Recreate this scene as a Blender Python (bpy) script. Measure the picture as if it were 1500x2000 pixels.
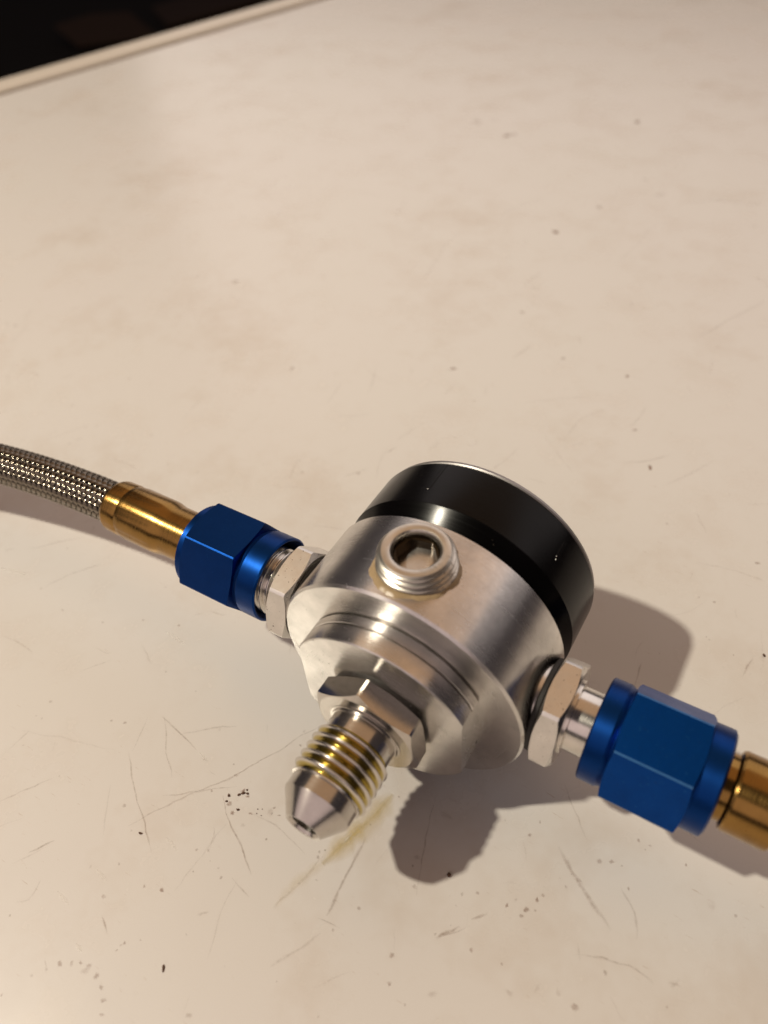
import bpy, bmesh, math, random
from mathutils import Vector, Matrix
PI = math.pi
for o in list(bpy.data.objects):
    bpy.data.objects.remove(o)
scene = bpy.context.scene
C = scene.collection
# ------------------------------------------------------------------ camera
# 1 unit = 1 cm. z = 0 is the table top, x runs along the two ports, y back towards the black cap.
S = 0.1                    # millimetres to units
H0 = 22.0                  # height of the regulator's axis above the table, mm
cam_d = bpy.data.cameras.new('camera')
cam = bpy.data.objects.new('camera', cam_d)
C.objects.link(cam)
Rc = Matrix(((0.85657924, 0.51220012, -0.06263413),
             (0.3352568, -0.64467909, -0.68701656),
             (-0.39226888, 0.56748561, -0.7239373)))       # rows: right, down, forward
m = Matrix((Rc[0], -Vector(Rc[1]), -Vector(Rc[2]))).transposed().to_4x4()
m.translation = Vector((37.626, -61.655, 109.0 + H0)) * S
cam.matrix_world = m
cam_d.sensor_fit = 'VERTICAL'
cam_d.sensor_height = 36.0
cam_d.lens = 27.0
cam_d.clip_start = 0.5
cam_d.clip_end = 3000
cam_d.dof.use_dof = True
cam_d.dof.focus_distance = 13.4
cam_d.dof.aperture_fstop = 0.027 / 0.19
cam_d.dof.aperture_blades = 0
scene.camera = cam
# ------------------------------------------------------------------ light
w = bpy.data.worlds.new('World')
scene.world = w
w.use_nodes = True
bg = w.node_tree.nodes['Background']
bg.inputs[0].default_value = (0.60, 0.49, 0.51, 1)
bg.inputs[1].default_value = 0.07

def lamp_at(name, kind, loc, target, energy, col, **kw):
    d = bpy.data.lights.new(name, kind)
    d.energy = energy
    d.color = col
    for k, v in kw.items():
        setattr(d, k, v)
    o = bpy.data.objects.new(name, d)
    o.location = loc
    o.rotation_euler = (Vector(target) - Vector(loc)).to_track_quat('-Z', 'Y').to_euler()
    C.objects.link(o)
    return o

lamp_at('bulb_light', 'POINT', (-47.1, -34.1, 81.8), (0, 0, 0), 296000, (1.0, 0.915, 0.745), shadow_soft_size=1.6)
lamp_at('wall_bounce_light', 'AREA', (0, 190, 125), (0, 0, 125), 205000, (1.0, 0.88, 0.83), shape='RECTANGLE', size=420, size_y=160)
lamp_at('front_fill_light', 'AREA', (0, -175, 125), (0, 0, 125), 135000, (1.0, 0.79, 0.74), shape='RECTANGLE', size=420, size_y=160)  # added fill lamp behind the camera, lifts the near shadows
lamp_at('ceiling_bounce_light', 'AREA', (0, 95, 205), (0, 95, 0), 110000, (1.0, 0.59, 0.30), shape='RECTANGLE', size=420, size_y=190)
scene.view_settings.view_transform = 'Standard'
scene.view_settings.look = 'None'
scene.view_settings.exposure = 0.08
scene.view_settings.gamma = 1.0
scene.render.engine = 'CYCLES'
scene.render.resolution_x = 768
scene.render.resolution_y = 1024
scene.cycles.caustics_reflective = False
scene.cycles.sample_clamp_indirect = 6

# ------------------------------------------------------------------ materials
class NT:
    def __init__(s, name):
        s.m = bpy.data.materials.new(name)
        s.m.use_nodes = True
        s.t = s.m.node_tree
        s.b = s.t.nodes['Principled BSDF']
        s.out = s.t.nodes['Material Output']
    def n(s, kind, **kw):
        x = s.t.nodes.new(kind)
        for k, v in kw.items():
            setattr(x, k, v)
        return x
    def l(s, a, b):
        s.t.links.new(a, b)
    def math(s, op, a, b=None, clamp=False):
        x = s.n('ShaderNodeMath', operation=op, use_clamp=clamp)
        for i, v in enumerate((a, b)):
            if v is None: continue
            if isinstance(v, (int, float)): x.inputs[i].default_value = v
            else: s.l(v, x.inputs[i])
        return x.outputs[0]
    def noise(s, vec, scale, detail=3, rough=.5):
        x = s.n('ShaderNodeTexNoise')
        x.inputs['Scale'].default_value = scale
        x.inputs['Detail'].default_value = detail
        x.inputs['Roughness'].default_value = rough
        if vec is not None: s.l(vec, x.inputs['Vector'])
        return x.outputs['Fac']
    def ramp(s, fac, pts):
        x = s.n('ShaderNodeValToRGB')
        el = x.color_ramp.elements
        while len(el) < len(pts): el.new(.5)
        for e, (p, c) in zip(el, pts):
            e.position = p
            e.color = (c, c, c, 1) if isinstance(c, (int, float)) else (*c, 1)
        s.l(fac, x.inputs[0])
        return x.outputs[0]
    def mix(s, fac, a, b, blend='MIX'):
        x = s.n('ShaderNodeMix', data_type='RGBA', blend_type=blend)
        for sock, v in ((x.inputs[0], fac), (x.inputs[6], a), (x.inputs[7], b)):
            if isinstance(v, (int, float)): sock.default_value = v
            elif isinstance(v, tuple): sock.default_value = (*v, 1)
            else: s.l(v, sock)
        return x.outputs[2]
    def obj(s):
        return s.n('ShaderNodeTexCoord').outputs['Object']
    def bump(s, h, strength, dist):
        x = s.n('ShaderNodeBump')
        x.inputs['Strength'].default_value = strength
        x.inputs['Distance'].default_value = dist
        s.l(h, x.inputs['Height'])
        s.l(x.outputs[0], s.b.inputs['Normal'])
        return x

def turned(name, axis, base, rough=.25, aniso=.6, groove=.15, spots=.35, dark=(0.05, .035, .02), metal=1.0,
           gfreq=9.0, blotch=.06, rot=0.0, dirt_thr=.70):
    """Metal turned on a lathe about a local axis: rings of fine grooves, anisotropic gloss, small pits and smears."""
    t = NT(name)
    o = t.obj()
    sep = t.n('ShaderNodeSeparateXYZ')
    t.l(o, sep.inputs[0])
    ax = 'XYZ'.index(axis)
    oth = [i for i in range(3) if i != ax]
    a, b = sep.outputs[oth[0]], sep.outputs[oth[1]]
    r = t.math('SQRT', t.math('ADD', t.math('MULTIPLY', a, a), t.math('MULTIPLY', b, b)))
    ang = t.math('ARCTAN2', a, b)
    cmb = t.n('ShaderNodeCombineXYZ')
    t.l(sep.outputs[ax], cmb.inputs[0]); t.l(r, cmb.inputs[1])
    t.l(t.math('MULTIPLY', ang, .035), cmb.inputs[2])
    g = t.noise(cmb.outputs[0], gfreq * 6, 4, .6)
    big = t.noise(o, 2.2, 4, .6)
    pit = t.noise(o, 26, 2, .5)
    mask = t.ramp(pit, [(0, 0), (dirt_thr, 0), (dirt_thr + .04, 1)])
    big2 = t.noise(o, 1.1, 2, .5)
    mask = t.math('MULTIPLY', mask, t.ramp(big2, [(0, 0), (.48, 0), (.62, 1)]))
    mask = t.math('MULTIPLY', mask, spots)
    c = t.mix(t.ramp(big, [(.3, 0), (.75, 1)]), base, tuple(x * (1 - blotch * 3) for x in base))
    c = t.mix(mask, c, dark)
    t.l(c, t.b.inputs['Base Color'])
    rr = t.math('ADD', t.math('MULTIPLY', t.math('SUBTRACT', g, .5), .12), t.math('ADD', rough, t.math('MULTIPLY', big, blotch)))
    rr = t.math('ADD', rr, t.math('MULTIPLY', mask, .4), True)
    t.l(rr, t.b.inputs['Roughness'])
    t.b.inputs['Metallic'].default_value = metal
    t.b.inputs['Anisotropic'].default_value = aniso
    t.b.inputs['Anisotropic Rotation'].default_value = rot
    tg = t.n('ShaderNodeTangent', direction_type='RADIAL', axis=axis)
    t.l(tg.outputs[0], t.b.inputs['Tangent'])
    t.bump(g, groove, .004)
    return t.m

def satin(name, base, rough=.4, metal=1.0, grain=.25, spots=.5, dark=(.08, .05, .03), scale=60, wear=None, mill=None):
    """Tumbled or blasted metal: even fine grain with a few dirty pits; wear = colour of rubbed spots."""
    t = NT(name)
    o = t.obj()
    g = t.noise(o, scale, 3, .6)
    if mill:                                     # fine parallel cutter lines across the flats
        mp = t.n('ShaderNodeMapping'); mp.inputs['Scale'].default_value = mill
        t.l(o, mp.inputs[0])
        g = t.math('ADD', t.math('MULTIPLY', g, .4), t.math('MULTIPLY', t.noise(mp.outputs[0], 8, 4, .65), .6))
    big = t.noise(o, 3, 4, .6)
    pit = t.noise(o, 22, 2, .5)
    mask = t.math('MULTIPLY', t.ramp(pit, [(0, 0), (.69, 0), (.73, 1)]), spots)
    c = t.mix(t.ramp(big, [(.3, 0), (.75, 1)]), base, tuple(x * .84 for x in base))
    c = t.mix(mask, c, dark)
    if wear:
        wm = t.ramp(t.noise(o, 17, 5, .7), [(0, 0), (.62, 0), (.72, 1)])
        c = t.mix(t.math('MULTIPLY', wm, .55), c, wear)
    t.l(c, t.b.inputs['Base Color'])
    rr = t.math('ADD', t.math('MULTIPLY', t.math('SUBTRACT', g, .5), .25), t.math('ADD', rough - .05, t.math('MULTIPLY', big, .1)), True)
    t.l(rr, t.b.inputs['Roughness'])
    t.b.inputs['Metallic'].default_value = metal
    t.bump(g, grain, .004)
    return t.m

ROT = 0.25
ALU = (.80, .775, .745)
M = {}
M['alu_y'] = turned('turned_aluminium', 'Y', ALU, rough=.20, aniso=.72, groove=.30, spots=.85, blotch=.10, rot=ROT)
M['steel_y'] = turned('turned_steel_fitting', 'Y', (.62, .58, .53), rough=.19, aniso=.6, groove=.12, spots=.2, rot=ROT)
M['steel_flat'] = satin('milled_steel', (.62, .58, .53), rough=.20, spots=.3, scale=30, grain=.12)
M['black'] = turned('black_anodised', 'Y', (.0015, .0012, .0012), rough=.16, aniso=.3, groove=.06, metal=0, spots=.25, dark=(.3, .26, .2), blotch=.08, dirt_thr=.74)
M['backplate'] = turned('grey_back_plate', 'Y', (.34, .32, .31), rough=.4, aniso=.2)
M['alu_hex'] = satin('tumbled_aluminium', (.80, .765, .72), rough=.31, spots=.9, grain=.4, mill=(6, 1, 1))
M['alu_x'] = turned('turned_neck', 'X', (.78, .74, .69), rough=.20, aniso=.5, rot=ROT)
M['blue_x'] = turned('blue_anodised_ring', 'X', (.006, .045, .21), rough=.40, aniso=.5, rot=ROT, groove=.1, spots=.2, dark=(.1, .2, .4))
M['blue'] = satin('blue_anodised_flat', (.006, .045, .22), rough=.36, spots=.4, dark=(.02, .04, .12), wear=(.014, .085, .33), grain=.6, mill=(12, .8, .8))
M['blue_worn'] = satin('blue_anodised_worn', (.004, .060, .30), rough=.40, spots=.5, dark=(.02, .04, .09), wear=(.03, .15, .40), grain=.6, mill=(9, .8, .8))
M['blue_edge'] = satin('rubbed_blue_edge', (.06, .19, .42), rough=.45, spots=.6, dark=(.01, .06, .2), wear=(.45, .55, .62))
M['brass'] = turned('crimped_brass', 'X', (.36, .205, .06), rough=.20, aniso=.6, rot=ROT, groove=.8, spots=.8, dark=(.12, .05, .01), gfreq=5, blotch=.1)
M['black'].node_tree.nodes['Principled BSDF'].inputs['Specular IOR Level'].default_value = .16
M['rubber'] = satin('black_rubber', (.012, .010, .009), rough=.6, metal=0, spots=0)
M['core'] = satin('hose_core', (.006, .005, .004), rough=.8, metal=0, spots=0)
M['wire'] = satin('steel_wire', (.24, .205, .165), rough=.19, grain=.05, spots=0, scale=20)

# pipe plug: greasy zinc, tarnished yellow
M['plug'] = turned('tarnished_plug', 'Z', (.76, .71, .63), rough=.27, aniso=.2, groove=.2, spots=.5, dark=(.10, .06, .02), blotch=.12, dirt_thr=.60)
# thread of the outlet fitting: bright crests, yellow film in the roots
def thread_mat():
    t = NT('filmed_thread')
    o = t.obj()
    sep = t.n('ShaderNodeSeparateXYZ'); t.l(o, sep.inputs[0])
    r = t.math('SQRT', t.math('ADD', t.math('MULTIPLY', sep.outputs[0], sep.outputs[0]), t.math('MULTIPLY', sep.outputs[2], sep.outputs[2])))
    f = t.ramp(t.math('MULTIPLY', t.math('SUBTRACT', r, .565), 12), [(0, (.42, .32, .07)), (.40, (.52, .43, .17)), (.62, (.66, .62, .57))])
    t.l(f, t.b.inputs['Base Color'])
    t.b.inputs['Metallic'].default_value = 1
    t.b.inputs['Roughness'].default_value = .2
    return t.m
M['thread'] = thread_mat()
def plain(name, col, rough, metal=0, alpha=None):
    t = NT(name)
    n = t.noise(t.obj(), 30, 4, .6)
    c = t.mix(n, tuple(x * .7 for x in col), tuple(min(1, x * 1.3) for x in col))
    t.l(c, t.b.inputs['Base Color'])
    t.b.inputs['Roughness'].default_value = rough
    t.b.inputs['Metallic'].default_value = metal
    t.bump(n, .3, .01)
    return t.m
M['sealant'] = plain('thread_sealant', (.40, .29, .165), .3)
M['socket'] = satin('socket_painted_shade', (.045, .032, .02), rough=.4, spots=.5)  # base colour darkened to paint in the shade inside the recess
M['crumb'] = plain('dark_dirt', (.10, .05, .03), .8)
M['seal_dark'] = plain('dark_seam', (.02, .015, .012), .6)

def table_mat():
    t = NT('white_enamel')
    o = t.obj()
    big = t.noise(o, .045, 4, .6)
    mid = t.noise(o, .45, 5, .65)
    fine = t.noise(o, 5.0, 4, .7)
    base = t.mix(t.ramp(big, [(.3, 0), (.7, 1)]), (.705, .68, .64), (.71, .67, .645))
    # faint smudges
    sm = t.ramp(mid, [(.50, 0), (.72, 1)])
    base = t.mix(t.math('MULTIPLY', sm, .20), base, (.56, .46, .37))
    dirt = t.ramp(t.noise(o, .20, 5, .72), [(.52, 0), (.72, 1)])
    base = t.mix(t.math('MULTIPLY', dirt, .32), base, (.50, .39, .29))
    # fine rust coloured scuffs: stretched noise gated by a patchy mask
    mp = t.n('ShaderNodeMapping'); mp.inputs['Rotation'].default_value = (0, 0, 1.05); mp.inputs['Scale'].default_value = (1.0, 6.5, 1)
    t.l(o, mp.inputs[0])
    sc = t.ramp(t.noise(mp.outputs[0], 2.6, 5, .7), [(.0, 0), (.635, 0), (.69, 1)])
    gate = t.ramp(t.noise(o, .55, 3, .6), [(.46, 0), (.62, 1)])
    base = t.mix(t.math('MULTIPLY', t.math('MULTIPLY', sc, gate), .42), base, (.36, .23, .14))
    mp2 = t.n('ShaderNodeMapping'); mp2.inputs['Rotation'].default_value = (0, 0, -.5); mp2.inputs['Scale'].default_value = (1.0, 9, 1)
    t.l(o, mp2.inputs[0])
    sc2 = t.ramp(t.noise(mp2.outputs[0], 1.7, 5, .75), [(.0, 0), (.66, 0), (.70, 1)])
    gate2 = t.ramp(t.noise(o, .8, 3, .6), [(.5, 0), (.64, 1)])
    base = t.mix(t.math('MULTIPLY', t.math('MULTIPLY', sc2, gate2), .4), base, (.32, .22, .15))
    spk = t.ramp(fine, [(0, 0), (.725, 0), (.76, 1)])
    base = t.mix(t.math('MULTIPLY', t.math('MULTIPLY', spk, gate), .5), base, (.25, .16, .10))
    gr = t.noise(o, 60, 3, .7)
    base = t.mix(t.ramp(gr, [(.35, .0), (.7, .10)]), base, (.45, .36, .28))
    t.l(base, t.b.inputs['Base Color'])
    rr = t.math('ADD', .16, t.math('MULTIPLY', mid, .2))
    t.l(rr, t.b.inputs['Roughness'])
    t.b.inputs['Specular IOR Level'].default_value = .45
    t.bump(t.noise(o, .9, 3, .5), .05, .05)
    return t.m
M['table'] = table_mat()
M['table_edge'] = plain('edge_trim', (.66, .59, .51), .35)
M['groove'] = plain('edge_groove', (.22, .16, .12), .6)
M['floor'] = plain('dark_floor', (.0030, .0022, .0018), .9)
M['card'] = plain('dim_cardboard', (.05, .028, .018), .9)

def mark_mat(name, col):
    """A dry stain or scratch on the enamel; how strong it is comes from the mesh's own 'strength' attribute."""
    t = NT(name)
    t.b.inputs['Base Color'].default_value = (*col, 1)
    t.b.inputs['Roughness'].default_value = .5
    a = t.n('ShaderNodeAttribute', attribute_name='strength')
    br = t.ramp(t.noise(t.obj(), 14, 4, .75), [(.32, .15), (.62, 1)])
    t.l(t.math('MULTIPLY', a.outputs['Fac'], br, True), t.b.inputs['Alpha'])
    return t.m
M['scratch'] = mark_mat('brown_scratch', (.27, .15, .085))
M['stain'] = mark_mat('rust_stain', (.26, .13, .075))
M['oil'] = mark_mat('yellow_oil_streak', (.66, .52, .22))
M['oil'].node_tree.nodes['Principled BSDF'].inputs['Roughness'].default_value = .12
M['oil'].node_tree.nodes['Color Ramp'].color_ramp.elements[0].color = (.7, .7, .7, 1)
M['pale'] = mark_mat('pale_scratch', (.85, .82, .76))

# ------------------------------------------------------------------ helpers
def link(name, bm, mat, parent=None, smooth=14):
    me = bpy.data.meshes.new(name)
    bm.normal_update()
    lim = math.radians(smooth)
    for f in bm.faces: f.smooth = True
    for e in bm.edges:
        if len(e.link_faces) == 2:
            if e.calc_face_angle(0) > lim: e.smooth = False
    bm.to_mesh(me); bm.free()
    me.materials.append(mat)
    o = bpy.data.objects.new(name, me)
    C.objects.link(o)
    if parent: o.parent = parent
    return o

def thing(name, loc, label, cat, group=None):
    o = bpy.data.objects.new(name, None)
    C.objects.link(o)
    o.location = loc
    o.empty_display_size = .3
    o['label'] = label; o['category'] = cat
    if group: o['group'] = group
    return o

def axmap(axis):
    if axis == 'X': return lambda s, a, r: (s, r * math.cos(a), r * math.sin(a))
    if axis == 'Y': return lambda s, a, r: (r * math.cos(a), s, r * math.sin(a))
    return lambda s, a, r: (r * math.cos(a), r * math.sin(a), s)

def lathe(prof, axis='Y', angs=None, seg=128, rf=None, bm=None, off=(0, 0, 0), sf=None):
    """prof: [(s, r)] in mm along the axis; rf(angle, r) may trim the radius; sf(i, angle, s, r) may move s."""
    bm = bm or bmesh.new()
    angs = angs or [2 * PI * i / seg for i in range(seg)]
    P = axmap(axis)
    rings = []
    for k, (s, r) in enumerate(prof):
        if r <= 1e-6:
            rings.append([bm.verts.new([(c + o_) * S for c, o_ in zip(P(s, 0, 0), off)])])
            continue
        ring = []
        for a in angs:
            rr = rf(a, r) if rf else r
            ss = sf(k, a, s, rr) if sf else s
            ring.append(bm.verts.new([(c + o_) * S for c, o_ in zip(P(ss, a, rr), off)]))
        rings.append(ring)
    n = len(angs)
    for A, B in zip(rings, rings[1:]):
        for i in range(n):
            j = (i + 1) % n
            if len(A) == 1 and len(B) == 1: break
            if len(A) == 1: bm.faces.new((A[0], B[i], B[j]))
            elif len(B) == 1: bm.faces.new((A[i], A[j], B[0]))
            else: bm.faces.new((A[i], A[j], B[j], B[i]))
    bmesh.ops.recalc_face_normals(bm, faces=bm.faces)
    return bm

def hex_angles(rot, af, rclip, sub=10):
    ha = af / 2
    k = math.acos(ha / rclip) if rclip < ha / math.cos(PI / 6) else PI / 6
    out = []
    for f in range(6):
        mid = rot + PI / 6 + f * PI / 3       # rot = angle of a corner
        out += [mid - k + 2 * k * i / sub for i in range(sub + 1)]
        if k < PI / 6 - 1e-4:
            g = 2 * (PI / 6 - k)
            out += [mid + k + g * i / 4 for i in range(1, 4)]
    return out

def hexr(a, rot, af, rclip):
    t = (a - rot) % (PI / 3) - PI / 6
    return min(af / 2 / math.cos(t), rclip)

def hexnut(s0, s1, af, rclip, rot, axis, ch0=.55, ch1=.55, rc=None, hole=0, off=(0, 0, 0), worn=False):
    """Hex prism with turned chamfers at both ends, closed by flat end faces."""
    rc = rc or af / 2 * .985
    rot = math.radians(rot)
    angs = hex_angles(rot, af, rclip)
    rr = lambda a, r: hexr(a, rot, af, rclip) if r > rc + 1e-5 else r
    def sf(k, a, s, r):
        if k == 2: return s0 + (r - rc) * ch0
        if k == 3: return s1 - (r - rc) * ch1
        return s
    big = rc + 9
    prof = [(s0, hole), (s0, rc), (s0, big), (s1, big), (s1, rc), (s1, hole)]
    bm = lathe(prof, axis, angs, rf=rr, sf=sf, off=off)
    if worn:                                   # the narrow corner faces take the second, rubbed material
        oth = [i for i in range(3) if i != 'XYZ'.index(axis)]
        for f in bm.faces:
            if all(abs(math.hypot(v.co[oth[0]] / S - off[oth[0]], v.co[oth[1]] / S - off[oth[1]]) - rclip) < 2e-3 for v in f.verts):
                f.material_index = 1
    return bm

def thread_grid(bm, axis, s0, s1, pitch, root, crest, off=(0, 0, 0), seg=96, taper=0.0, per=12, flat=.16):
    """A helical V thread; the depth runs out at both ends. taper: radius lost per mm along s."""
    P = axmap(axis)
    n = max(2, int(abs(s1 - s0) / pitch * per))
    rows = []
    for i in range(n + 1):
        s = s0 + (s1 - s0) * i / n
        row = []
        for j in range(seg):
            a = 2 * PI * j / seg
            u = ((s - s0) / pitch - a / (2 * PI)) % 1.0
            tri = 1 - abs(2 * u - 1)
            tri = min(max((tri - flat * .6) / (1 - 1.3 * flat), 0), 1)
            fade = min(1, abs(s - s0) / (pitch * .45), abs(s1 - s) / (pitch * .45))
            r = root + (crest - root) * tri * fade - taper * (s - s0)
            row.append(bm.verts.new([(c + o_) * S for c, o_ in zip(P(s, a, r), off)]))
        rows.append(row)
    for A, B in zip(rows, rows[1:]):
        for j in range(seg):
            k = (j + 1) % seg
            bm.faces.new((A[j], A[k], B[k], B[j]))
    bmesh.ops.recalc_face_normals(bm, faces=bm.faces)
    return rows

# ------------------------------------------------------------------ table and what lies beyond it
EDGE = Vector((66.0, 206.0, 0)).normalized()                 # runs along the far left edge
EN = Vector((-EDGE.y, EDGE.x, 0))                            # outwards from the table
EP = Vector((-37.5, 21.1, 0))                                # a point of the edge groove, units
def strip(name, prof, mat, parent=None, a=-110, b=260, n=60):
    """Extrude a profile (outward distance, height) in units along the table edge."""
    bm = bmesh.new()
    rows = []
    for i in range(n + 1):
        p = EP + EDGE * (a + (b - a) * i / n)
        rows.append([bm.verts.new((p + EN * d + Vector((0, 0, h)))) for d, h in prof])
    for A, B in zip(rows, rows[1:]):
        for i in range(len(A) - 1):
            bm.faces.new((A[i], A[i + 1], B[i + 1], B[i]))
    bmesh.ops.recalc_face_normals(bm, faces=bm.faces)
    return link(name, bm, mat, parent)
bm = bmesh.new()
q = [EP + EDGE * -110 + EN * -.35, EP + EDGE * 260 + EN * -.35, EP + EDGE * 260 - EN * 170, EP + EDGE * -110 - EN * 170]
vs = [bm.verts.new(p) for p in q]
f = bm.faces.new(vs)
if f.normal.z < 0 or True:
    bm.normal_update()
    if f.normal.z < 0: f.normal_flip()
lo = [bm.verts.new(p + Vector((0, 0, -3))) for p in q]
bm.faces.new(lo)
for i in range(4):
    bm.faces.new((vs[i], vs[(i + 1) % 4], lo[(i + 1) % 4], lo[i]))
bmesh.ops.recalc_face_normals(bm, faces=bm.faces)
table = link('table_top', bm, M['table'])
table['kind'] = 'structure'
table['label'] = 'white enamelled table top with scratches and specks'
strip('edge_groove', [(-.349, -.02), (-.34, -.12), (-.1, -.30), (.22, -.30), (.45, -.1)], M['groove'], table)
strip('edge_trim', [(.30, -.06), (.36, .06), (.5, .13), (1.5, .17), (1.9, .12), (2.15, -.05), (2.25, -.4), (2.25, -3), (.30, -3), (.30, -.06)], M['table_edge'], table)
bm = bmesh.new()
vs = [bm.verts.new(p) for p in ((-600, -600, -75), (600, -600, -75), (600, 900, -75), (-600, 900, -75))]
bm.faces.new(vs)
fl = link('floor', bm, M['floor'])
fl['kind'] = 'structure'

# ------------------------------------------------------------------ regulator
reg = thing('pressure_regulator', (0, 0, H0 * S),
            'round silver pressure regulator with black rear cap and threaded front outlet on the table', 'regulator')
Rb = 22.0
link('body', lathe([(-8.05, 6), (-8.05, Rb - .42), (-7.65, Rb), (7.95, Rb), (8.15, Rb - .2), (8.15, 6)], 'Y', seg=256), M['alu_y'], reg)
cap = link('end_cap', lathe([(8.17, 6), (8.17, 19.4), (12.1, 21.58), (12.25, 21.7), (21.9, 21.7), (22.4, 21.35), (22.45, 6)], 'Y', seg=256), M['black'], reg)
cap['label'] = 'black anodised rear cap'
link('back_plate', lathe([(22.5, 0), (22.5, 21.2), (22.75, 21.4), (23.2, 21.35), (23.45, 21.0), (23.5, 0)], 'Y', seg=256), M['backplate'], cap)
# two fine score marks across the cap
def score(ang, y0, y1, w_):
    bm = bmesh.new()
    a = math.radians(ang)
    for (d0, d1, r0) in ((-w_, w_, 21.715),):
        v = []
        for y in (y0, y1):
            for d in (d0, d1):
                v.append(bm.verts.new((S * r0 * math.cos(a + d / 21.7), S * y, S * r0 * math.sin(a + d / 21.7))))
        bm.faces.new((v[0], v[1], v[3], v[2]))
        # raised lips either side of the score
        for sgn in (-1, 1):
            k = []
            for y in (y0, y1):
                for dd, rr in ((1.0, 21.69), (1.35, 21.79), (1.8, 21.69)):
                    k.append(bm.verts.new((S * rr * math.cos(a + sgn * w_ * dd / 21.7), S * y, S * rr * math.sin(a + sgn * w_ * dd / 21.7))))
            bm.faces.new((k[0], k[1], k[4], k[3])); bm.faces.new((k[1], k[2], k[5], k[4]))
    bmesh.ops.recalc_face_normals(bm, faces=bm.faces)
    return bm
link('score_mark', score(107.5, 15.6, 21.7, .22), M['black'], cap)
link('score_mark', score(43, 15.8, 19.8, .16), M['black'], cap)
for ang, y in ((107.5, 15.3), (43, 15.9), (43.5, 16.4)):
    bm = bmesh.new()
    bmesh.ops.create_icosphere(bm, subdivisions=1, radius=.012)
    o = link('chip', bm, M['alu_hex'], cap)
    a = math.radians(ang)
    o.location = (S * 21.68 * math.cos(a), S * y, S * 21.68 * math.sin(a))

# front boss with two wrench flats
XF = 14.4
angs = sorted({round(2 * PI * i / 240, 6) for i in range(240)} |
              {round(s_ * k + t_, 6) % round(2 * PI, 6) for r_ in (16.2, 15.55, 16.0, 15.5, 16.05) for k in (math.acos(XF / r_),) for s_ in (1, -1) for t_ in (0, PI)})
rflat = lambda a, r: min(r, XF / max(abs(math.cos(a)), 1e-6)) if r > 12 else r
boss = link('front_boss', lathe([(-8.0, 5), (-8.0, 15.55), (-8.3, 15.55), (-8.3, 16.05), (-8.45, 16.2), (-9.9, 16.2), (-10.02, 16.0), (-10.02, 15.5), (-10.32, 15.5), (-10.32, 16.0), (-10.44, 16.2), (-13.25, 16.2), (-13.43, 16.0), (-13.43, 5)],
                                'Y', angs, rf=rflat), M['alu_y'], reg)
boss['label'] = 'stepped round boss with two wrench flats'
# outlet fitting
fit_ = link('outlet_fitting', lathe([(-13.4, 3), (-13.4, 8.6), (-13.9, 8.6), (-14.0, 8.0), (-14.0, 3)], 'Y', seg=96), M['seal_dark'], reg)
fit_['label'] = 'male flare outlet fitting screwed into the boss'
link('hex', hexnut(-17.9, -13.95, 16.9, 9.62, 94, 'Y', ch0=.45, ch1=.3), M['steel_flat'], fit_)
link('neck', lathe([(-17.85, 3), (-17.95, 6.3), (-18.0, 5.95), (-18.35, 5.85), (-18.4, 5.6), (-21.3, 5.6), (-21.3, 3)], 'Y', seg=128), M['steel_y'], fit_)
bm = bmesh.new()
thread_grid(bm, 'Y', -28.75, -20.9, 1.5, 5.62, 6.45)
th = link('thread', bm, M['thread'], fit_, smooth=60)
link('nose', lathe([(-28.6, 5.0), (-28.65, 5.85), (-28.9, 5.9), (-29.0, 5.5), (-31.2, 5.5), (-31.35, 5.42), (-34.35, 3.1), (-34.6, 2.9), (-34.55, 2.55), (-34.1, 2.2), (-29, 2.1), (-29, 0)], 'Y', seg=128), M['steel_y'], fit_)

# pipe plug on top
plug = thing_parent = link('pipe_plug', None or (lambda b: (thread_grid(b, 'Z', 21.2, 24.75, 1.0, 5.75, 6.3, taper=.16, seg=96), b)[1])(bmesh.new()), M['plug'], reg, smooth=60)
plug['label'] = 'greasy hex socket pipe plug with sealant round its thread'
hx = lambda a: hexr(a, math.radians(12), 5.7, 3.2)
def sock_rf(a, r): return r if r > 3.3 else (hx(a) * r / 3.3)
ha = hex_angles(math.radians(12), 5.7, 3.2, 12)
link('plug_face', lathe([(24.7, 5.25), (24.85, 5.3), (25.02, 5.1), (25.08, 4.7), (25.08, 4.1), (24.98, 3.85), (24.7, 3.62), (24.2, 3.5)], 'Z', ha, rf=sock_rf), M['plug'], plug, smooth=26)
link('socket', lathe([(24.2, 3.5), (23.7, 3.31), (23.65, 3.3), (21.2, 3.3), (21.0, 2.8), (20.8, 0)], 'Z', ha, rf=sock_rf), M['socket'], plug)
rnd = random.Random(4)
bm = bmesh.new()
seg, prof_n = 96, 7
rows = []
ph = [rnd.random() * 6 for _ in range(6)]
for j in range(seg):
    a = 2 * PI * j / seg
    wob = .22 * math.sin(3 * a + ph[0]) + .16 * math.sin(7 * a + ph[1]) + .10 * math.sin(13 * a + ph[2]) + .05 * math.sin(29 * a + ph[3])
    out = 6.6 + wob * .8 + .55 * max(0, math.sin(-a - .2))
    row = []
    for k in range(prof_n):
        t = k / (prof_n - 1)
        r = 5.9 + (out - 5.9) * t
        x, y = r * math.cos(a), r * math.sin(a)
        zc = math.sqrt(max(Rb ** 2 - x * x, 0))
        h = (.35 + .25 * wob) * math.sin(PI * (.35 + .65 * t)) + rnd.uniform(-.06, .06)
        row.append(bm.verts.new((x * S, y * S, (zc - .05 + max(h, 0) * (1 if t < 1 else 0)) * S)))
    rows.append(row)
for j in range(seg):
    A, B = rows[j], rows[(j + 1) % seg]
    for k in range(prof_n - 1):
        bm.faces.new((A[k], A[k + 1], B[k + 1], B[k]))
bmesh.ops.recalc_face_normals(bm, faces=bm.faces)
link('sealant', bm, M['sealant'], plug, smooth=80)

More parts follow.
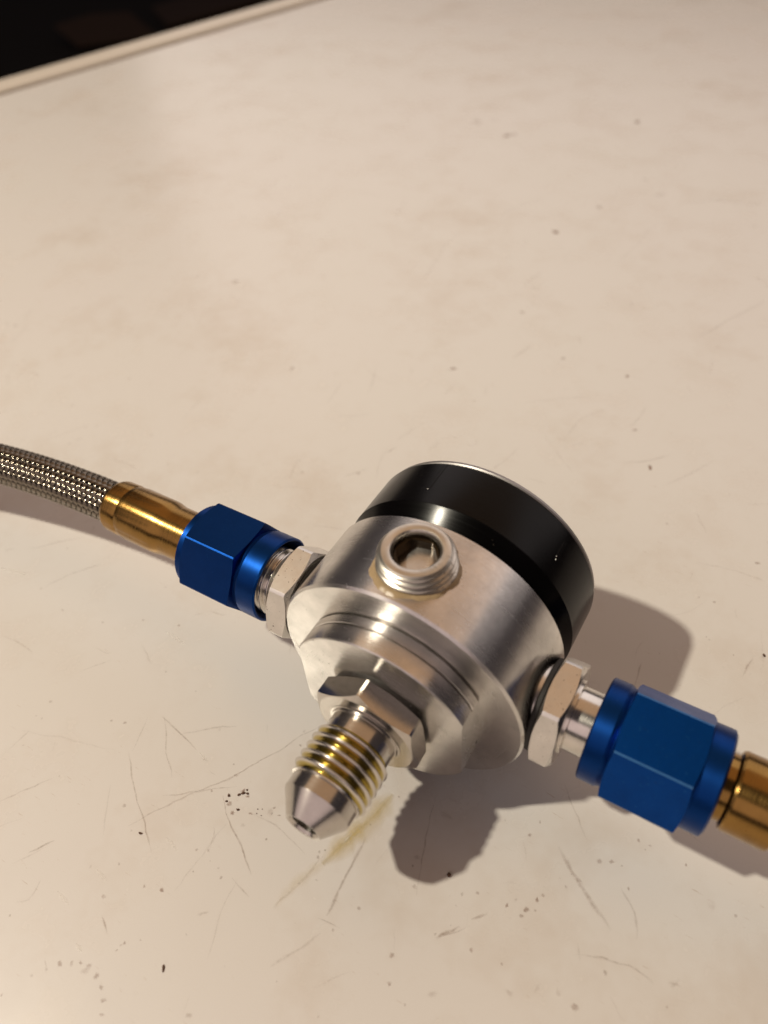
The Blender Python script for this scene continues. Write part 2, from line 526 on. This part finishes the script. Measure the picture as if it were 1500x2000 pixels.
# port adapters
def adapter(sgn, rot, lab):
    RB = 7.7 if sgn > 0 else 7.2
    base = link('port_adapter', lathe([(sgn * s_, r_) for s_, r_ in ((18.5, 4), (18.5, RB - 1.2), (21.6, RB - 1.2), (21.8, RB - 1.4), (21.8, 4))], 'X', seg=96), M['alu_hex'], reg)
    link('sealing_ring', lathe([(sgn * s_, r_) for s_, r_ in ((21.7, 4), (21.7, RB - .4), (21.95, RB - .1), (22.5, RB - .1), (22.8, RB - .4), (22.8, 4))], 'X', seg=96), M['rubber'] if sgn > 0 else M['seal_dark'], base)
    base['label'] = lab
    s0, s1 = (22.75, 26.5) if sgn > 0 else (22.15, 26.4)
    a, b = (s0, s1) if sgn > 0 else (-s1, -s0)
    link('hex', hexnut(a, b, 16.0, 9.05, rot, 'X', ch0=.5, ch1=.5), M['alu_hex'], base)
    link('neck', lathe([(sgn * s_, r_) for s_, r_ in ((26.3, 3), (26.45, 6.0), (26.9, 6.0), (27.1, 5.2), (34, 5.2), (34, 3))], 'X', seg=96), M['alu_x'], base)
    if sgn < 0:
        bm = bmesh.new()
        thread_grid(bm, 'X', -33.0, -27.2, 1.3, 5.6, 6.35)
        link('thread', bm, M['alu_x'], base, smooth=60)
    return base
adapter(-1, 131.5, 'left silver hex adapter, its thread just showing')
adapter(1, 128, 'right silver hex adapter over a black sealing ring')

# ------------------------------------------------------------------ hoses
def path_tube(pts, rad, seg=16, bm=None):
    bm = bm or bmesh.new()
    rings = []
    up = Vector((0, 0, 1))
    for i, p in enumerate(pts):
        d = (pts[min(i + 1, len(pts) - 1)] - pts[max(i - 1, 0)]).normalized()
        s_ = d.cross(up).normalized(); u = s_.cross(d)
        rings.append([bm.verts.new(p + (s_ * math.cos(2 * PI * k / seg) + u * math.sin(2 * PI * k / seg)) * rad) for k in range(seg)])
    for A, B in zip(rings, rings[1:]):
        for k in range(seg):
            j = (k + 1) % seg
            bm.faces.new((A[k], A[j], B[j], B[k]))
    return bm

def hose_path(sgn, x0, length, oy, oz, bend_y, bend_z, n):
    """Centre line from the ferrule outwards: points every length/n, curving slowly away."""
    out = []
    for i in range(n + 1):
        t = length * i / n
        out.append(Vector((sgn * (x0 + t), oy + bend_y * t * t, oz + bend_z * t * t)) * S)
    return out

def braid(parent, pts, r0, lead, ncar=8):
    """Two sets of flat wire bundles wound in opposite ways, passing over and under each other."""
    n = len(pts)
    cum = [0.0]
    for a, b in zip(pts, pts[1:]): cum.append(cum[-1] + (b - a).length / S)
    fr = []
    up = Vector((0, 0, 1))
    for i in range(n):
        d = (pts[min(i + 1, n - 1)] - pts[max(i - 1, 0)]).normalized()
        s_ = d.cross(up).normalized()
        fr.append((d, s_, s_.cross(d)))
    # outline of one bundle: four wires side by side, scalloped on the outside
    prof = []
    NW, half, thick = 4, .52, .17
    for k in range(NW * 4 + 1):
        u = -1 + 2 * k / (NW * 4)
        prof.append((u * half, thick * (.55 + .45 * math.sqrt(max(0, 1 - u * u))) * (.72 + .28 * abs(math.sin(PI * NW * (u + 1) / 2)))))
    prof += [(half * .8, -thick), (-half * .8, -thick)]
    for fam in (1, -1):
        for c in range(ncar):
            bm = bmesh.new()
            prev = None
            for i in range(n):
                x = cum[i]
                th = 2 * PI * c / ncar + fam * (2 * PI * x / lead)
                sq = math.cos(PI * x * 2 * ncar / lead)
                r = r0 + fam * .22 * max(-1, min(1, sq * 1.25))
                d, s_, uu = fr[i]
                rad = s_ * math.cos(th) + uu * math.sin(th)
                tan = (-s_ * math.sin(th) + uu * math.cos(th))
                dirn = (d + tan * (2 * PI * r0 / lead) * fam).normalized()
                side = dirn.cross(rad)
                ring = [bm.verts.new(pts[i] + (rad * (r + h - .5 * w2 * w2 / r0) + side * w2) * S) for w2, h in prof]
                if prev:
                    m_ = len(ring)
                    for k_ in range(m_):
                        j = (k_ + 1) % m_
                        bm.faces.new((prev[k_], prev[j], ring[j], ring[k_]))
                prev = ring
            bmesh.ops.recalc_face_normals(bm, faces=bm.faces)
            link('braid_strand', bm, M['wire'], parent, smooth=60)

def hose(sgn, label, nutrot, oy, oz, length, bend_y, bend_z, bluemat, st, group='braided hoses screwed to the regulator'):
    t = thing('braided_hose', (0, 0, H0 * S), label, 'hose', group)
    off = (0, oy, oz)
    d = lambda *pr: [(sgn * s_, r_) for s_, r_ in pr]
    nut = link('swivel_nut', hexnut(*sorted((sgn * st['h0'], sgn * st['h1'])), 16.3, 9.32, nutrot, 'X', ch0=.22 if sgn > 0 else .5, ch1=.3 if sgn > 0 else .22, hole=6.3, off=off, worn=True), bluemat, t)
    nut.data.materials.append(M['blue_edge'] if sgn > 0 else M['blue_x'])
    nut['label'] = 'blue anodised hex swivel nut'
    c0, c1 = st['c0'], st['c1']
    link('collar', lathe(d((c0 + 4, 6.3), (c0 + 2.2, 6.5), (c0 + .1, 7.55), (c0, 7.7), (c0, 7.85), (c0 + .25, 8.1), (c1 - .9, 8.1), (c1 - .2, 7.75), (c1 + .1, 7.7), (c1 + .5, 7.7), (c1 + .5, 6.4)), 'X', seg=128, off=off), M['blue_x'], nut)
    e0, e1 = st['e0'], st['e1']
    link('rear_ring', lathe(d((e0 - .4, 6.0), (e0 - .4, 7.9), (e0, 8.0), (e1 - .35, 8.0), (e1, 7.5), (e1, 5.4)), 'X', seg=128, off=off), M['blue_x'], nut)
    fr = lathe(d(*st['fer']), 'X', seg=128, off=off)
    # crimp dies leave the wide part of the ferrule faintly faceted
    for v in fr.verts:
        s_ = abs(v.co.x) / S
        a = math.atan2(v.co.z / S - oz, v.co.y / S - oy)
        if st['crimp'][0] < s_ < st['crimp'][1]:
            k = 1 - .013 * max(0, math.cos(8 * a + .6)) ** 6 - .004 * math.sin(3 * a + 1)
            v.co.y = (oy + (v.co.y / S - oy) * k) * S
            v.co.z = (oz + (v.co.z / S - oz) * k) * S
    fer = link('ferrule', fr, M['brass'], t)
    fer['label'] = 'crimped brass ferrule'
    pts = hose_path(sgn, st['hose0'], length, oy, oz, bend_y, bend_z, int(length * 7))
    sl = link('hose_line', path_tube(pts[::6] + [pts[-1]], 3.6 * S), M['core'], t, smooth=80)
    braid(sl, pts, 4.0, 11.6)
    return t
stL = dict(c0=29.0, c1=33.9, h0=34.1, h1=46.0, e0=46.0, e1=47.6, crimp=(57, 67.5), hose0=67.0,
           fer=((46.5, 5.25), (54.0, 5.15), (54.6, 5.17), (55.2, 5.25), (56.4, 5.50), (57.2, 5.58), (64.6, 5.55), (65.4, 5.44), (65.9, 5.32), (66.4, 5.42), (66.9, 5.48), (69.4, 5.36), (69.9, 5.15), (70.0, 4.9), (69.7, 4.2)))
stR = dict(c0=30.3, c1=34.0, h0=34.0, h1=45.5, e0=45.5, e1=48.6, crimp=(64, 72), hose0=74.0,
           fer=((47, 5.0), (49.9, 5.0), (50.2, 5.75), (50.6, 5.95), (56.4, 5.95), (57.2, 5.3), (61.5, 5.3), (63.0, 6.1), (73, 6.1), (76, 5.8), (76.2, 4.2)))
hose(-1, 'braided steel hose with shiny blue nut and brass ferrule on the left of the regulator', 120, 0.05, .5, 72, -.0018, -.0006, M['blue'], stL)
hose(1, 'hose end with scuffed lighter blue nut and brass ferrule on the right of the regulator', 132, 0.0, .1, 40, -.001, -.001, M['blue_worn'], stR)

# ------------------------------------------------------------------ wear on the enamel
# every mark was measured on the table: (width mm, strength, points) for scratches, (x, y, radius mm, strength) for specks
LINES = [(0.35,0.4,[(-5.794,-5.22),(-5.29,-4.384)]),(0.4,0.5,[(-3.431,-4.387),(-2.862,-3.458),(-2.535,-3.017),(-1.513,-1.11)]),(0.3,0.5,[(-4.317,-2.499),(-3.764,-3.018),(-3.334,-3.348)]),(0.3,0.6,[(-4.364,-2.524),(-3.89,-2.587),(-3.321,-2.759)]),(0.35,0.55,[(-4.407,-3.376),(-4.031,-3.709),(-3.612,-3.993),(-3.354,-4.126),(-3.08,-4.349),(-2.774,-4.541)]),(0.35,0.45,[(-3.271,-3.688),(-2.669,-3.236),(-2.2,-2.887)]),(0.35,0.7,[(-2.326,-3.157),(-2.067,-3.399),(-1.615,-3.625),(-1.077,-3.977)]),(0.4,0.55,[(-4.613,-5.586),(-4.377,-5.216)]),(0.35,0.75,[(-2.798,-5.656),(-2.497,-5.804)]),(0.3,0.25,[(-4.721,-5.879),(-4.371,-5.345)]),(0.3,0.35,[(-1.627,-3.152),(-1.182,-3.115),(-0.485,-3.291)]),(0.3,0.4,[(-1.307,-4.157),(-0.869,-4.245)]),(0.7,0.65,[(0.262,-2.509),(0.299,-2.996),(0.334,-3.461),(0.365,-3.863)]),(0.3,0.5,[(0.256,-3.971),(0.652,-3.946)]),(0.4,0.22,[(-1.955,-3.499),(-1.996,-4.794)]),(0.3,0.22,[(-1.228,-4.112),(-1.12,-4.669),(-0.883,-5.291)]),(0.6,0.3,[(0.027,-4.892),(0.297,-4.48),(0.462,-4.122)]),(0.5,0.25,[(-0.443,-4.188),(-0.301,-3.632),(-0.207,-3.133)]),(0.3,0.3,[(-4.361,-3.351),(-4.491,-2.92),(-4.599,-2.654)]),(0.3,0.2,[(-3.695,-4.75),(-4.059,-4.356),(-4.264,-4.016)]),(0.4,0.3,[(-4.171,-6.231),(-3.955,-6.131),(-4.078,-5.789)]),(0.35,0.4,[(2.773,-0.034),(3.107,-0.411),(3.461,-0.748)]),(0.9,0.42,[(3.108,-1.09),(3.585,-1.414),(3.975,-1.669),(4.283,-1.847)]),(0.35,0.4,[(0.965,-1.31),(1.27,-2.369),(1.448,-2.901)]),(0.45,0.35,[(3.936,-2.429),(4.668,-2.163),(4.893,-2.148),(5.046,-2.211)]),(0.5,0.7,[(2.36,-2.778),(2.555,-2.59)]),(0.6,0.75,[(2.023,-3.284),(2.137,-3.164),(2.28,-2.97)]),(0.35,0.5,[(2.023,-3.284),(2.339,-2.912)]),(0.35,0.3,[(3.906,-2.247),(4.055,-2.478)]),(0.6,0.35,[(5.216,-2.094),(5.389,-2.05)]),(0.5,0.35,[(5.267,-2.139),(5.354,-1.995)]),(0.3,0.2,[(2.55,-1.264),(2.737,-1.534)]),(0.9,0.3,[(3.607,-3.197),(3.603,-3.048)]),(0.3,0.25,[(4.543,-2.69),(4.795,-2.871)]),(0.4,0.3,[(4.828,0.17),(5.099,0.087)]),(0.5,0.5,[(1.128,14.121),(1.759,15.589),(2.444,17.051)]),(0.6,0.45,[(-3.184,10.986),(-2.915,11.816)]),(1.2,0.22,[(-1.803,22.075),(-0.611,23.027),(1.102,23.229)]),(0.5,0.4,[(-4.844,4.696),(-4.585,4.952),(-4.477,5.214)]),(0.6,0.5,[(-4.37,5.885),(-4.23,6.239)]),(0.5,0.35,[(-4.35,6.444),(-4.131,7.053)]),(0.5,0.3,[(-4.18,8.66),(-4.055,9.179)]),(0.5,0.25,[(-7.472,13.292),(-7.978,16.033),(-7.999,17.246)]),(0.4,0.3,[(3.404,5.906),(4.206,6.092),(4.821,6.108)]),(0.5,0.5,[(4.899,3.544),(4.983,4.066)]),(0.6,0.4,[(-4.495,14.663),(-4.281,15.811)]),(0.5,0.2,[(-2.315,17.062),(-1.941,20.725)]),(0.4,0.3,[(2.039,7.834),(2.953,9.294)]),(0.5,0.3,[(-16.669,17.198),(-16.754,18.719)]),(0.4,0.3,[(-0.584,8.345),(-0.533,9.268),(-0.095,9.953)]),(0.5,0.3,[(-6.014,7.755),(-6.502,8.967)]),(0.35,0.45,[(-8.902,-1.479),(-8.884,-1.239),(-8.652,-0.796),(-8.164,-0.248)]),(0.4,0.35,[(-10.145,-0.773),(-9.598,-0.255),(-9.23,0.093)]),(0.35,0.4,[(-5.173,-0.1),(-4.876,-0.166),(-4.765,-0.01)]),(0.4,0.3,[(-5.853,-1.475),(-5.358,-1.743)]),(0.4,0.25,[(-12.908,2.013),(-12.564,2.637),(-12.177,3.241)]),(0.3,0.4,[(-9.192,0.269),(-9.181,0.472)]),(0.4,0.3,[(-9.38,1.563),(-9.636,1.517)]),(0.4,0.25,[(-5.984,4.004),(-6.26,4.578),(-6.207,4.696)]),(0.3,0.3,[(-5.855,-3.869),(-5.687,-4.09)]),(0.3,0.25,[(-2.836,-2.923),(-2.677,-2.922)]),(0.3,0.3,[(-2.489,-1.651),(-2.394,-1.821)])]
SPOTS = [(-4.894,-2.968,0.9,0.6),(-5.158,-3.062,0.6,0.5),(-2.061,-2.906,1.1,0.8),(-1.933,-2.953,0.8,0.8),(-2.126,-3.212,1.0,0.75),(-1.986,-3.31,0.9,0.75),(-1.692,-3.161,0.8,0.9),(-1.386,-2.879,0.6,0.7),(-1.371,-2.98,0.5,0.6),(-1.239,-2.943,0.6,0.8),(-2.119,-4.103,0.6,0.7),(-1.94,-4.016,0.7,0.7),(-3.753,-4.156,0.9,0.4),(-2.971,-5.448,0.9,0.5),(-2.491,-4.99,0.6,0.7),(-2.197,-4.889,0.9,0.85),(-2.178,-5.776,0.6,0.6),(-2.205,-5.827,0.5,0.5),(-2.211,-5.906,0.5,0.4),(-0.254,-3.185,0.7,0.6),(-1.666,-1.697,0.6,0.7),(-2.555,-3.183,0.7,0.7),(0.571,-3.979,0.6,0.7),(0.756,-3.51,0.7,0.5),(-0.653,-6.003,1.0,0.4),(-2.859,-6.498,1.0,0.6),(-2.694,-6.403,0.9,0.55),(-2.579,-6.323,0.7,0.6),(-2.431,-6.293,1.0,0.5),(-2.234,-6.329,1.0,0.65),(-2.056,-6.401,0.9,0.5),(-1.901,-6.508,1.0,0.45),(-1.789,-6.653,0.8,0.5),(-2.445,-6.366,1.3,0.25),(-3.114,-6.839,0.8,0.3),(-2.981,-6.655,0.6,0.35),(-1.406,-2.972,1.8,0.2),(-1.187,-3.382,0.5,0.6),(-1.601,-4.152,0.6,0.4),(-1.465,-4.248,0.6,0.5),(-1.936,-4.408,0.4,0.6),(-3.117,-4.94,0.6,0.4),(-6.282,-4.264,0.5,0.4),(-3.317,-7.25,0.6,0.5),(-0.284,-3.101,0.5,0.6),(-0.216,-3.037,0.4,0.6),(-0.067,-3.499,0.6,0.4),(-0.296,-3.678,0.5,0.4),(1.275,-1.519,2.6,0.18),(1.178,-2.375,1.3,0.3),(1.177,-2.528,0.5,0.6),(2.754,-2.314,0.8,0.8),(3.132,-2.011,0.8,0.9),(3.04,-2.226,0.9,0.8),(3.165,-2.168,0.5,0.8),(3.006,-2.344,0.8,0.55),(3.19,-1.904,0.7,0.7),(4.207,-0.349,0.8,0.5),(3.942,-0.881,0.8,0.7),(3.762,-0.974,1.0,0.35),(4.394,-0.337,0.6,0.5),(4.305,-1.144,0.7,0.6),(2.549,-3.158,0.7,0.6),(1.545,-3.83,1.0,0.55),(3.032,-3.101,0.5,0.6),(1.364,-2.794,0.9,0.4),(2.63,-1.132,0.7,0.6),(2.693,-0.853,0.6,0.6),(4.169,-3.08,1.1,0.5),(2.322,-3.962,1.8,0.2),(4.341,-0.437,0.4,0.5),(4.104,-0.862,0.5,0.5),(2.843,-2.172,0.7,0.4),(3.446,-1.604,0.8,0.3),(3.585,-1.414,1.0,0.3),(2.277,-2.383,0.7,0.5),(1.975,-3.237,0.5,0.7),(4.394,-2.437,0.8,0.4),(5.295,-2.418,0.5,0.4),(5.837,-0.718,0.6,0.4),(5.485,-0.761,1.8,0.12),(3.895,-3.029,1.2,0.2),(3.285,-3.384,1.2,0.2),(4.977,-0.351,0.6,0.9),(-10.063,25.645,2.6,0.6),(-9.849,25.908,1.6,0.55),(-11.937,26.593,2.6,0.22),(-11.315,27.022,1.8,0.2),(-5.505,29.048,1.9,0.85),(-4.924,18.471,1.7,0.8),(1.63,8.355,1.2,0.7),(-18.215,5.714,1.6,0.5),(-18.504,5.642,1.4,0.35),(-4.21,20.825,1.4,0.4),(-0.033,11.586,1.0,0.4),(-4.466,9.82,1.2,0.35),(-4.575,4.936,1.2,0.5),(-13.287,10.975,1.4,0.25),(-3.892,13.301,1.2,0.3),(-3.447,23.707,1.0,0.3),(-8.447,38.956,1.2,0.3),(-12.125,2.358,0.9,0.4),(-8.243,3.099,0.7,0.5),(-6.167,4.649,0.8,0.4),(-8.04,-1.652,0.8,0.5),(-7.013,-1.465,0.7,0.6),(-9.249,0.459,0.8,0.4),(4.657,3.955,0.5,0.5),(4.528,6.501,0.7,0.4),(3.7,5.025,0.8,0.5),(4.157,4.086,0.6,0.3),(-8.936,-1.465,0.6,0.4),(0.867,9.517,0.9,0.35),(-1.892,11.611,1.0,0.3),(4.095,4.134,0.5,0.5),(-2.539,22.664,2.5,0.12),(-8.654,7.783,1.0,0.2)]
PALE = [[(-3.378,-5.19),(-3.109,-5.235)],[(-3.703,-5.77),(-3.384,-5.827)],[(-2.715,-4.195),(-2.396,-4.275)],[(-3.233,-2.723),(-2.977,-2.793)],[(-2.843,-6.16),(-2.68,-6.198)],[(-0.026,-2.827),(0.025,-2.565)],[(-5.629,-0.983),(-5.039,-1.033)],[(-10.266,-1.508),(-9.936,-1.406),(-9.557,-1.349)]]
OIL = [[(-0.133,-3.242),(0.002,-2.786),(0.166,-2.353),(0.281,-1.912),(0.295,-1.656)],[(-0.443,-4.188),(-0.33,-3.745),(-0.227,-3.345),(-0.127,-3.088)]]

rnd = random.Random(11)
def marks(name, mat, label):
    bm = bmesh.new()
    lay = bm.verts.layers.float.new('strength')
    return bm, lay
def ribbon(bm, lay, pts, w_, s_, jit=.02, z=.004, fade=True):
    P = [Vector((x, y, z)) for x, y in pts]
    fine = []
    for a, b in zip(P, P[1:]):
        n = max(2, int((b - a).length / .12))
        for i in range(n): fine.append(a.lerp(b, i / n))
    fine.append(P[-1])
    # soften the corners, then let the line wander a little
    for _ in range(3):
        fine = [fine[0]] + [(fine[i - 1] + fine[i] * 2 + fine[i + 1]) / 4 for i in range(1, len(fine) - 1)] + [fine[-1]]
    prev = None
    N = len(fine)
    off = 0
    for i, p in enumerate(fine):
        d = (fine[min(i + 1, N - 1)] - fine[max(i - 1, 0)]).normalized()
        nn = Vector((-d.y, d.x, 0))
        off = off * .8 + rnd.uniform(-1, 1) * jit
        t = i / (N - 1)
        env = min(1, 5 * t, 5 * (1 - t)) if fade else 1
        ww = w_ * S * .5 * (.45 + .55 * env) * rnd.uniform(.6, 1.15)
        c = p + nn * off
        st = s_ * (.35 + .65 * env) * rnd.uniform(.55, 1.1)
        row = []
        for k, e in ((-1, 0), (0, st), (1, 0)):
            v = bm.verts.new(c + nn * ww * k * 1.5); v[lay] = e; row.append(v)
        if prev:
            bm.faces.new((prev[0], prev[1], row[1], row[0])); bm.faces.new((prev[1], prev[2], row[2], row[1]))
        prev = row
def blot(bm, lay, x, y, r, s_, z=.005, seg=14):
    c = bm.verts.new((x, y, z)); c[lay] = s_
    el, ro = rnd.uniform(.5, 1), rnd.uniform(0, PI)
    inner, outer = [], []
    for j in range(seg):
        a = 2 * PI * j / seg
        rr = r * S * .72 * rnd.uniform(.6, 1.1)
        dx, dy = math.cos(a) * rr, math.sin(a) * rr * el
        ex, ey = dx * math.cos(ro) - dy * math.sin(ro), dx * math.sin(ro) + dy * math.cos(ro)
        v = bm.verts.new((x + ex * .5, y + ey * .5, z)); v[lay] = s_ * rnd.uniform(.7, 1); inner.append(v)
        v = bm.verts.new((x + ex, y + ey, z)); v[lay] = 0; outer.append(v)
    for j in range(seg):
        k = (j + 1) % seg
        bm.faces.new((c, inner[j], inner[k])); bm.faces.new((inner[j], outer[j], outer[k], inner[k]))
def finish(name, bm, mat, label):
    o = link(name, bm, mat, table)
    o['kind'] = 'stuff'; o['label'] = label
    return o
bm, lay = marks('scratch', None, None)
for w_, s_, pts in LINES: ribbon(bm, lay, pts, w_ * .8, s_ * .72)
# finer hairline scratches between the measured ones, thinning out away from the regulator
for i in range(420):
    x, y = rnd.uniform(-24, 13), rnd.uniform(-9, 26)
    if rnd.random() < max(0, (y - 4) / 26): continue
    a = rnd.choice([rnd.gauss(.75, .35), rnd.gauss(2.0, .5), rnd.uniform(0, PI)])
    L_ = rnd.choice([.2, .35, .6, 1.0, 1.6]) * rnd.uniform(.6, 1.3)
    bend = rnd.gauss(0, .25)
    pts = [(x, y), (x + math.cos(a) * L_ * .5, y + math.sin(a) * L_ * .5), (x + math.cos(a) * L_ * .5 + math.cos(a + bend) * L_ * .5, y + math.sin(a) * L_ * .5 + math.sin(a + bend) * L_ * .5)]
    ribbon(bm, lay, pts, rnd.uniform(.15, .4), rnd.uniform(.08, .30), z=.003)
finish('scratches', bm, M['scratch'], 'fine brown scratches in the white enamel')
bm, lay = marks('speck', None, None)
for x, y, r, s_ in SPOTS: blot(bm, lay, x, y, r * (.85 if y < 6 else 1.5), min(.95, s_ * (.72 if y < 6 else 1.35)))
for i in range(300):
    x, y = rnd.gauss(-3, 9), rnd.gauss(-1, 6)
    if rnd.random() < .3: x, y = rnd.uniform(-24, 14), rnd.uniform(-9, 30)
    blot(bm, lay, x, y, rnd.choice([.2, .3, .4, .7]), rnd.uniform(.10, .40), z=.0045, seg=9)
finish('stain_specks', bm, M['stain'], 'small rust brown specks on the white enamel')
bm, lay = marks('pale', None, None)
for pts in PALE: ribbon(bm, lay, pts, .5, .6, jit=.005, z=.006)
finish('pale_scratches', bm, M['pale'], 'short pale scratches in the enamel')
bm, lay = marks('oil', None, None)
ribbon(bm, lay, OIL[0], 3.6, .55, jit=.01, z=.002)
ribbon(bm, lay, OIL[0], 1.4, .35, jit=.02, z=.0025)
ribbon(bm, lay, OIL[1], 1.6, .16, jit=.02, z=.002)
finish('oil_streak', bm, M['oil'], 'yellow oily streak beside the outlet nose')

def crumb(name, x, y, size, label, cat, stretch=1.0, rot=0, parent=None, bm=None):
    own = bm is None
    b = bmesh.new()
    bmesh.ops.create_icosphere(b, subdivisions=2, radius=1)
    for v in b.verts:
        k = 1 + rnd.uniform(-.28, .28)
        v.co = Vector((v.co.x * k * stretch, v.co.y * k, v.co.z * k * .6)) * size * .62 * S
    bmesh.ops.rotate(b, verts=b.verts, matrix=Matrix.Rotation(rot, 3, 'Z'), cent=(0, 0, 0))
    lo_ = min(v.co.z for v in b.verts)
    bmesh.ops.translate(b, verts=b.verts, vec=(0, 0, -lo_ + .003))
    if own:
        o = link(name, b, M['crumb'], None, smooth=50)
        o.location = (x, y, 0)
        o['label'] = label; o['category'] = cat
        return o
    bmesh.ops.translate(b, verts=b.verts, vec=(x, y, 0))
    me = bpy.data.meshes.new('tmp'); b.to_mesh(me); b.free(); bm.from_mesh(me); bpy.data.meshes.remove(me)
crumb('dirt_crumb', 1.76, -2.365, .52, 'dark brown crumb lying in the shadow of the threaded outlet', 'crumb')
crumb('dirt_fleck', -1.398, -5.728, .26, 'thin dark upright fleck alone near the bottom edge of the photo', 'fleck', 3.0, PI * .70)
crumb('dirt_crumb', -3.156, -4.379, .28, 'small dark crumb beside the long curved scratch at lower left', 'crumb', 1.9, .3)
crumb('dirt_crumb', 5.157, 4.214, .36, 'black crumb at the right edge above the right blue nut', 'crumb', 1.7, 2.2)
bm = bmesh.new()
for dx, dy, sz, st_, ro in ((0, 0, .34, 1.6, .8), (.07, .03, .3, 1.2, .2), (-.05, -.06, .28, 1.8, 1.2), (-.2, -.16, .3, 1.5, 2.4), (-.17, -.26, .26, 1.3, .5), (.10, -.28, .3, 1.4, .1), (.02, .08, .22, 1.3, 1.9),
                            (.40, -.10, .14, 1.2, .3), (.47, -.06, .13, 1.1, 1.3), (.43, -.17, .12, 1.4, 2.3), (.52, -.16, .13, 1.2, .2)):
    crumb(None, -2.03 + dx, -2.94 + dy, sz, None, None, st_, ro, bm=bm)
cl = link('crumb_cluster', bm, M['crumb'], None, smooth=50)
cl['kind'] = 'stuff'; cl['label'] = 'loose cluster of tiny dark crumbs left of the outlet nose'; cl['category'] = 'crumbs'

# something brown and folded on the dark floor beyond the table
def sheet(name, poly, z0, th, tilt, parent=None):
    bm = bmesh.new()
    top = [bm.verts.new((x, y, z0 + th + tilt * (x + 275) + rnd.uniform(-.6, .6))) for x, y in poly]
    bot = [bm.verts.new((v.co.x, v.co.y, z0 + tilt * (v.co.x + 275))) for v in top]
    bm.faces.new(top); bm.faces.new(bot[::-1])
    for i in range(len(top)):
        j = (i + 1) % len(top)
        bm.faces.new((top[i], bot[i], bot[j], top[j]))
    bmesh.ops.recalc_face_normals(bm, faces=bm.faces)
    return link(name, bm, M['card'], parent)
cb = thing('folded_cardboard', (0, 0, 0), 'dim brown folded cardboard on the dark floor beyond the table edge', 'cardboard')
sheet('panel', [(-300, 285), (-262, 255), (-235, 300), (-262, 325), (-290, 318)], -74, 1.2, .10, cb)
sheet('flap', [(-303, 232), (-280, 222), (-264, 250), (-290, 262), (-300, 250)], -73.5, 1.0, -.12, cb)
